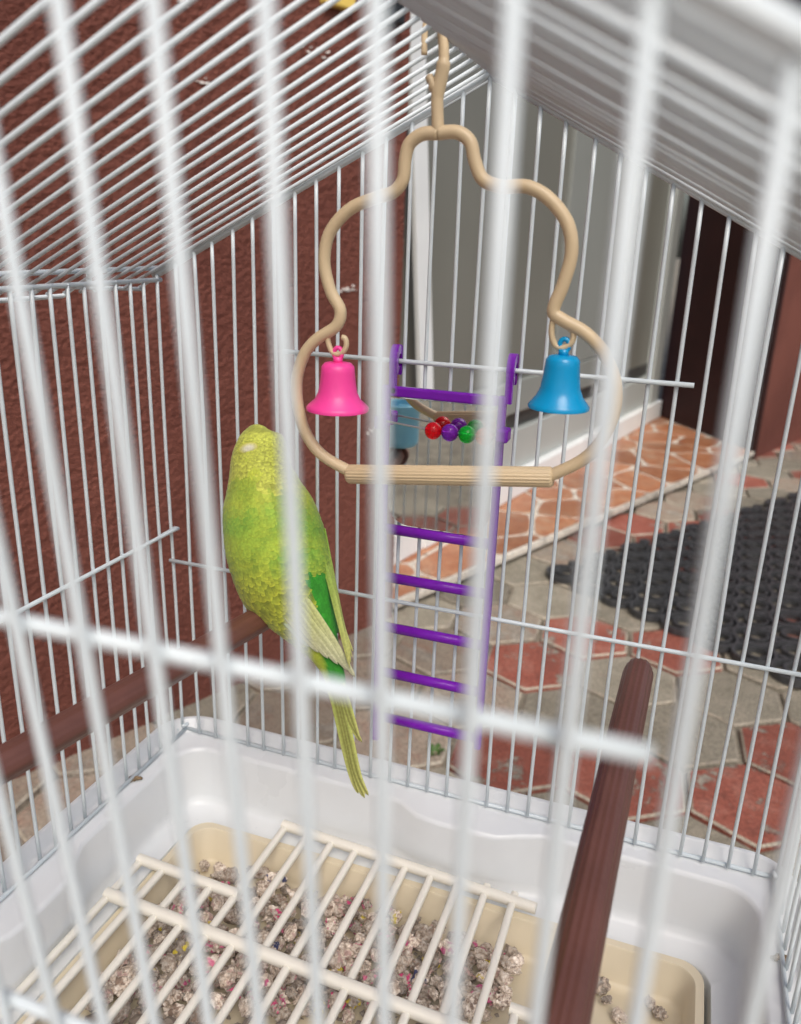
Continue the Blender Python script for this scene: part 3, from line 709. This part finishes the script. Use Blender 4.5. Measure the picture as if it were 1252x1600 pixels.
bell(11.69, 22.1, 21.62, 19.99, .60, 1.13, M['pink'], 'pink plastic bell hanging from the left side of the swing')
bell(19.55, 22.95, 22.48, 20.83, .56, 1.0, M['blue'], 'blue plastic bell hanging from the right side of the swing')
for cx, zc, lo_ in ((11.66,22.05,1), (19.47,22.85,1)):
    pts = [(cx-.33, YS, zc+.62), (cx-.36, YS, zc+.3), (cx-.22, YS, zc-.05), (cx, YS, zc-.14), (cx+.24, YS, zc-.02), (cx+.34, YS, zc+.2), (cx+.30, YS, zc+.42), (cx+.18, YS, zc+.46)]
    if cx > 15: pts = [(cx-.36, YS, zc+.72)]+pts[1:]
    b_ = MB(); b_.tube([tuple(p) for p in catmull(pts, 4)], [0.10]*29, 8); b_.build('bell_hook', M['swing'], swf)

# ================================================================== TOY LADDER WITH MIRROR AND BEADS
lad = empty('toy_ladder', (14, -0.5, 2.6), 'translucent purple toy ladder with mirror and beads hung on the back wall', 'ladder')
YL = -0.55
def lbox(name, x0, x1, y0, y1, z0, z1, bev=0.08):
    b_ = MB(); b_.box(x0,x1,y0,y1,z0,z1); return bevel(b_.build(name, M['purple'], lad, smooth=False), bev)
lbox('side_rail', 11.35, 11.68, YL-.25, YL+.12, 2.7, 20.0)
lbox('side_rail', 16.35, 16.68, YL-.25, YL+.12, 3.5, 20.0)
for z in (13.62, 11.3, 8.81, 6.45, 4.02):
    b_ = MB(); b_.tube([(11.7,YL-.06,z),(14,YL-.06,z),(16.33,YL-.06,z)], 0.235, 12); b_.build('rung', M['purple'], lad)
lbox('top_bar', 11.7, 16.33, YL-.22, YL+.1, 19.55, 19.98)
for x in (11.82, 16.75):
    b_ = MB(); n = 22; vs_ = []
    for xx in (x-.16, x+.16):
        for rr in (.66, .30):
            for j in range(n):
                q = math.radians(-70+310*j/(n-1)); vs_.append((xx, YL+.30+rr*math.cos(q)*.75, 21.0+rr*math.sin(q)))
    fs = []
    for j in range(n-1):
        fs += [(j,j+1,n+j+1,n+j),(2*n+j,3*n+j,3*n+j+1,2*n+j+1),(j,2*n+j,2*n+j+1,j+1),(n+j,n+j+1,3*n+j+1,3*n+j)]
    fs += [(0,n,3*n,2*n),(n-1,3*n-1,4*n-1,2*n-1)]
    b_.add(vs_, fs); b_.box(x-.14, x+.14, YL-.22, YL+.02, 19.7, 20.95); b_.build('hook', M['purple'], lad, smooth=False)
# mirror plate with rounded lower corners
pl = [(11.75,19.5),(11.75,14.9)]+[(12.75-1.0*math.cos(q), 14.9-1.0*math.sin(q)) for q in [math.pi/2*j/8 for j in range(1,9)]]+[(15.28+1.0*math.sin(q), 14.9-1.0*math.cos(q)) for q in [math.pi/2*j/8 for j in range(9)]]+[(16.28,19.5)]
n = len(pl); b_ = MB(); b_.add([(x,YL-.10,z) for x,z in pl]+[(x,YL+.06,z) for x,z in pl], [tuple(range(n))]+[tuple(range(2*n-1,n-1,-1))]+[(i,n+i,n+(i+1)%n,(i+1)%n) for i in range(n)])
b_.build('mirror', M['mirror'], lad, smooth=False)
b_ = MB(); b_.tube([(11.6,-1.28,18.55),(11.9,-1.3,18.6),(14,-1.3,18.42),(16.9,-1.3,18.42)], 0.045, 8); bw = b_.build('bead_wire', M['steel'], lad)
for x, y0 in ((11.52,0),(16.7,0)):
    lbox('bracket', x-.2, x+.3, -1.5, YL-.2, 18.25, 18.8, .1)
for x, k in ((13.87,'bead_red'), (14.58,'bead_purple'), (15.30,'bead_green'), (16.02,'bead_orange')):
    b_ = MB(); b_.lathe((x,-1.3,18.42), [(0.02,-.36)]+[(.36*math.cos(q), .36*math.sin(q)) for q in [math.pi*(j/12-.5) for j in range(1,12)]]+[(0.02,.36)], 24); b_.build('bead', M[k], bw)

# ---- light-blue feeder cup inside the front wall (seen in the mirror)
fd = empty('feeder_cup', (3.6, -25.2, 11.2), 'light blue feeder cup on the front wall, seen only in the toy mirror', 'feeder')
b_ = MB(); b_.lathe((3.6,-25.2,11.0), [(0,0),(1.0,0),(1.25,.12),(1.4,.5),(1.42,2.8),(1.55,2.95),(1.55,3.2),(1.42,3.25),(1.3,3.1),(1.25,.6),(0,.4)], 32); b_.build('cup', M['feeder'], fd, sharp=50)
b_ = MB(); b_.box(3.0,4.2,-26.55,-26.1,12.6,13.9); bevel(b_.build('clip', M['feeder'], fd, smooth=False), .1)

# ================================================================== BUDGERIGAR
FPX = 1284.04
def bp(px, py, w):     # a point of the bird, laid out on a plane through its feet
    t = CF+CR*((px-626)/FPX)-CU*((py-800)/FPX); return CAM+t*w
W0 = 35.6; U1 = W0/FPX
BX, BY, BZ = bp(440, 990, W0)
bird = empty('budgerigar', (BX, BY, 10.5), 'lime green and yellow budgerigar asleep on the left perch, seen from behind', 'bird')
# spine: centre x, y (plan of the figure), half width, depth of the axis, half depth
SP_ = [(413,666,3,-1,3),(411,671,20,-1,18),(410,682,31,-1,30),(409,698,38,-1,38),(408,716,43,-2,43),(408,735,46,-3,46),(411,757,54,-5,52),(416,785,66,-7,60),(423,815,73,-8,66),(431,850,77,-8,68),(440,885,76,-6,66),(451,918,71,-3,60),(469,950,55,0,46),(487,980,41,3,34),(502,1008,29,5,24),(515,1036,20,6,15),(526,1064,15,6,10),(534,1082,7,6,5)]
spn = catmull(SP_, 5)
NR = 40
axis3 = []
for i, s_ in enumerate(spn):
    a = spn[max(i-1,0)]; c = spn[min(i+1,len(spn)-1)]; t = np.array([c[0]-a[0], c[1]-a[1]]); t /= np.linalg.norm(t)
    axis3.append((s_, t))
def surf(i, q, lift=0.0):
    """point on ring i (float) at angle q; q = 0 faces the camera, +pi/2 to the picture's right"""
    i0 = int(min(max(i,0), len(spn)-1)); i1 = min(i0+1, len(spn)-1); f = i-i0
    s_ = spn[i0]*(1-f)+spn[i1]*f; t = axis3[i0][1]*(1-f)+axis3[i1][1]*f; t = t/np.linalg.norm(t)
    nx, ny = -t[1], t[0]      # across the spine; points to the picture's left for a downward spine
    hw, hd = s_[2]+lift, s_[4]+lift
    px = s_[0]-nx*-1*hw*math.sin(q)*(-1) if False else s_[0]+(-nx)*hw*math.sin(q)
    py = s_[1]+(-ny)*hw*math.sin(q)
    dep = s_[3]+hd*math.cos(q)
    return px, py, dep
def P3(px, py, dep): return bp(px, py, W0-dep*U1)
YEL = np.array([0.66, 0.64, 0.06]); LIM = np.array([0.30, 0.52, 0.06]); GRN = np.array([0.15, 0.37, 0.05]); RMP = np.array([0.04, 0.30, 0.025]); DRK = np.array([0.13, 0.15, 0.03]); PAL = np.array([0.62, 0.60, 0.34])
def plum(px, py):
    """what colour the bird is at a place on its back"""
    nz_ = noise.noise(Vector((px*.02, py*.02, 1.3))); n2 = noise.noise(Vector((px*.07, py*.07, 4.1)))
    if py+40*nz_+24*n2 < 744:
        c = YEL*0.62+LIM*0.26+np.array([0.10,0.10,0.05]); br = math.sin(py*1.15+2.2*noise.noise(Vector((px*.05, py*.05, 2)))+px*.12); return c*(1+.08*n2)*(0.87 if br > .35 else 1.03), 'head'
    mid = 448+(py-760)*0.30
    # rump shows between the wings, low on the right
    xr0 = 478+(py-900)*0.25; xr1 = 512+(py-900)*0.28
    rw_ = smst(862, 892, py)*smst(xr0-12, xr0+4, px)*(1-smst(xr1-2, xr1+6, px))
    if rw_ > .6: return RMP*(1+.2*n2), 'rump'
    k = smst(728, 815, py+16*n2)
    base = (YEL*0.60+LIM*0.28+np.array([0.06,0.07,0.03]))*(1-k)+(GRN*.45+LIM*.55)*k
    g = smst(-.05, .4, nz_); base = base*(1-.55*g)+(LIM*.4+YEL*.6)*.55*g
    h_ = smst(.0, .45, noise.noise(Vector((px*.035, py*.03, 8.7)))); base = base*(1-.45*h_)+GRN*.8*.45*h_
    lo_ = smst(850, 920, py); base = base*(1-.55*lo_)+YEL*.55*lo_
    base = base*(1-rw_)+RMP*rw_
    return base*(1+.12*n2), 'wing'
b_ = MB()
for i in range(len(spn)):
    for j in range(NR): b_.v.append(tuple(P3(*surf(i, 2*math.pi*j/NR))))
for i in range(len(spn)-1):
    for j in range(NR): b_.f.append((i*NR+j, i*NR+(j+1)%NR, (i+1)*NR+(j+1)%NR, (i+1)*NR+j))
b_.f.append(tuple(range(NR-1,-1,-1))); b_.f.append(tuple((len(spn)-1)*NR+j for j in range(NR)))
def colour(o, cols):
    at = o.data.color_attributes.new('Col', 'FLOAT_COLOR', 'POINT')
    at.data.foreach_set('color', np.array([(c[0], c[1], c[2], 1.0) for c in cols], 'f').ravel())
body = b_.build('body', M['plumage'], bird)
cols = []
for i in range(len(spn)):
    for j in range(NR):
        px, py, dp = surf(i, 2*math.pi*j/NR); cols.append(plum(px, py)[0]*0.8)
colour(body, cols)
# small contour feathers, shingled over the body
rf = random.Random(31); fb = MB(); fcol = []
n_st = len(spn)
i = n_st-22.0
while i > 1.0:
    s_ = spn[int(i)]
    hd_ = s_[1] < 745
    flen = 15 if hd_ else 38 if s_[1] > 895 else 31 if s_[1] > 850 else 22
    if s_[1] < 710: flen = 11
    fw = flen*0.42
    nq = max(8, int(2*math.pi*s_[2]/(fw*1.15)))
    for j in range(nq):
        q = 2*math.pi*(j+rf.random()*.6)/nq
        ii = i+rf.uniform(-.35,.35)
        px, py, dp = surf(ii, q)
        step_ = 5.0*flen/ (np.linalg.norm(spn[min(int(ii)+5,n_st-1)][:2]-spn[int(ii)][:2])+1e-3)
        L_ = step_*rf.uniform(.8,1.15)
        col, kind = plum(px, py)
        dq = fw/max(s_[2],8)
        o_ = len(fb.v)
        jit = rf.uniform(-.12,.12)
        prof = [(0,.25),(.3,.8),(.62,1.0),(.86,.72),(1.0,.18)]
        shade = rf.uniform(.90,1.10)
        for t, ww in prof:
            lift = 0.5+2.0*t
            for e in (-1, 0, 1):
                xx = surf(min(ii+L_*t, n_st-1.01), q+e*ww*dq+jit*t*dq*2, lift+(1.1 if e == 0 else 0))
                fb.v.append(tuple(P3(*xx)))
                c = col*shade
                if kind == 'wing':
                    kd = smst(825, 905, py)
                    tip = smst(.72, 1, t); dark = smst(.35,.68,t)*(1-tip)
                    c = c*(1-tip*(.18+.4*kd))+YEL*shade*tip*(.18+.4*kd)
                    dk_ = dark*(.14+.60*kd)*(1-.6*abs(e)); c = c*(1-dk_)+(GRN*.45*(1-kd)+DRK*.55*kd)*dk_
                elif kind == 'head':
                    c = c*(1-.30*(1 if .25 < t < .7 else 0))
                fcol.append(c)
        for t in range(4):
            for e in range(2): fb.f.append((o_+3*t+e, o_+3*t+e+1, o_+3*t+e+4, o_+3*t+e+3))
    i -= 0.62 if not hd_ else 0.5
pg = fb.build('contour_feathers', M['plumage'], bird); colour(pg, fcol); pg['kind'] = 'stuff'
# long feathers: a bent blade with a shaft and pale edge
def blade(name, pts, wid, c0, c1, edge, label=None, depth=None, shaft=None):
    cv = catmull([(*p, d) for p, d in zip(pts, depth)], 5); n = len(cv); mb = MB(); cs = []
    for k, p in enumerate(cv):
        t = k/(n-1); a = cv[max(k-1,0)]; c = cv[min(k+1,n-1)]; tt = np.array([c[0]-a[0], c[1]-a[1]]); tt /= np.linalg.norm(tt)
        w_ = wid*(0.55+0.45*math.sin(math.pi*min(1,t*1.1)))*(1 if t < .8 else max(.05, math.sqrt(max(0,1-((t-.8)/.2)**2))))
        for e in (-1, -.82, -.06, .06, .82, 1):
            mb.v.append(tuple(P3(p[0]-tt[1]*e*w_, p[1]+tt[0]*e*w_, p[2]-(abs(e)**2)*2.2+(0.8 if abs(e)<.1 else 0))))
            base = np.array(c0)*(1-t)+np.array(c1)*t
            if abs(e) < .1: base = np.array(shaft) if shaft is not None else base*.75
            elif abs(e) == 1: base = np.array(edge)
            cs.append(base)
    for k in range(n-1):
        for e in range(5): mb.f.append((6*k+e, 6*k+e+1, 6*k+e+7, 6*k+e+6))
    o = mb.build(name, M['plumage'], bird); colour(o, cs)
    md = o.modifiers.new('thick', 'SOLIDIFY'); md.thickness = 0.0003
    if label: o['label'] = label
    return o
CREAM = (0.60, 0.57, 0.36); PALE = (0.66, 0.64, 0.50); EDG = (0.30, 0.29, 0.20); YT = (0.58, 0.55, 0.10); YT2 = (0.64, 0.62, 0.22)
# near wing: flight feathers folded, tips at lower right
def skin(px, py, lift):
    j = min(range(len(spn)), key=lambda i_: abs(spn[i_][1]-py)+0.2*abs(spn[i_][0]-px)); sp = spn[j]; t = axis3[j][1]
    off = (px-sp[0])*t[1]-(py-sp[1])*t[0]; r_ = min(0.96, abs(off)/max(sp[2],1)); return sp[3]+sp[4]*math.sqrt(1-r_*r_)+lift
for k in range(9):
    u = k/8
    sx, sy = 396+70*u, 920-2*u
    tx, ty = 452+103*min(1,u*1.18), 992+66*min(1,u*1.12)
    pts = [(sx,sy), (sx*.62+tx*.38-6*(1-u), sy*.62+ty*.38), (sx*.3+tx*.7-3*(1-u), sy*.3+ty*.7), (tx,ty)]
    dp_ = [skin(*pts[0],-3), skin(*pts[1],4+2*u), skin(*pts[2],6+3*u), max(20, skin(*pts[3],8))]
    blade('flight_feather', pts, 7.6, (0.36,0.50,0.22) if k < 3 else (0.56,0.60,0.18), (0.56,0.62,0.38) if k < 3 else (0.64,0.63,0.42), EDG, depth=dp_)
# far wing: only its edge shows on the right
for k in range(4):
    pts = [(498+3*k,850-8*k),(517+2*k,915),(533+1.3*k,980),(547+1.5*k,1044-9*k)]
    blade('flight_feather', pts, 5.2-.5*k, LIM*.9, (0.62,0.60,0.20), DRK*1.6, depth=[skin(*pts[0],-4), skin(*pts[1],3-k), 36-2*k, 34-2*k])
# tail: two long central feathers and shorter ones to the side
for pts, wd_ in (([(505,1000),(520,1060),(538,1140),(552,1205),(570,1247)],9), ([(508,1000),(524,1065),(545,1150),(560,1212),(576,1243)],7), ([(502,1000),(518,1070),(536,1150),(550,1210),(560,1240)],7),
                 ([(512,1005),(530,1070),(545,1125),(566,1160)],6), ([(514,1005),(535,1075),(552,1130),(562,1158)],6), ([(500,1002),(512,1050),(524,1100),(540,1150)],7)):
    blade('tail_feather', pts, wd_, (0.30,0.42,0.06), YT2, YT, depth=[14-i_*1.0 for i_ in range(len(pts))], shaft=(0.20,0.20,0.05))
# closed eye with its pale lid, on the left of the head
b_ = MB(); cen = np.array(surf(16.0, -0.50, 3.5)); vs_ = []
for r_0, lf in ((0.0,1.6),(3.8,1.5),(7.5,1.0),(11.5,-1.2)):
    for j in range(14):
        q = 2*math.pi*j/14; vs_.append(tuple(P3(cen[0]+r_0*1.35*math.cos(q), cen[1]+r_0*.80*math.sin(q)-r_0*.25*math.cos(q), cen[2]+lf+r_0*.5*math.cos(q))))
b_.add(vs_, [(i_*14+j, i_*14+(j+1)%14, (i_+1)*14+(j+1)%14, (i_+1)*14+j) for i_ in range(3) for j in range(14)])
ey = b_.build('eyelid', M['plumage'], body); colour(ey, [(0.66,0.64,0.50)]*14+[(0.70,0.68,0.52)]*14+[(0.62,0.60,0.28)]*14+[(0.56,0.54,0.08)]*14)
# beak tucked forward, out of sight, and feet gripping the perch
b_ = MB(); bk = [P3(402,722,-40), P3(398,730,-50), P3(398,742,-54), P3(401,752,-49)]
b_.tube([tuple(p) for p in bk], [.35,.33,.22,.05], 10); M['beak'] = plastic('beak_horn', (0.55,0.40,0.22), 0.4); b_.build('beak', M['beak'], body)
M['foot'] = plastic('foot_skin', (0.42,0.30,0.27), 0.6, 0.15, 400)
for fy_ in (-3.72, -4.05):
    fx = 7.45+(fy_+3.55)*0.192; b_ = MB()
    top = P3(428,945,-8)
    b_.tube([tuple(top), (fx+.3, fy_, 11.1), (fx+.15, fy_, 10.7)], [.22,.16,.16], 8)
    for tx in (-.22,.2):
        b_.tube([(fx+.15,fy_,10.68),(fx-.1,fy_+tx,10.62),(fx-.5,fy_+tx*1.2,10.30),(fx-.62,fy_+tx*1.2,9.95)], [.13,.12,.10,.05], 7)
        b_.tube([(fx+.15,fy_,10.68),(fx+.4,fy_+tx,10.55),(fx+.62,fy_+tx*1.2,10.2),(fx+.66,fy_+tx*1.2,9.9)], [.13,.12,.10,.05], 7)
    b_.build('foot', M['foot'], bird)
bpy.context.view_layer.update()
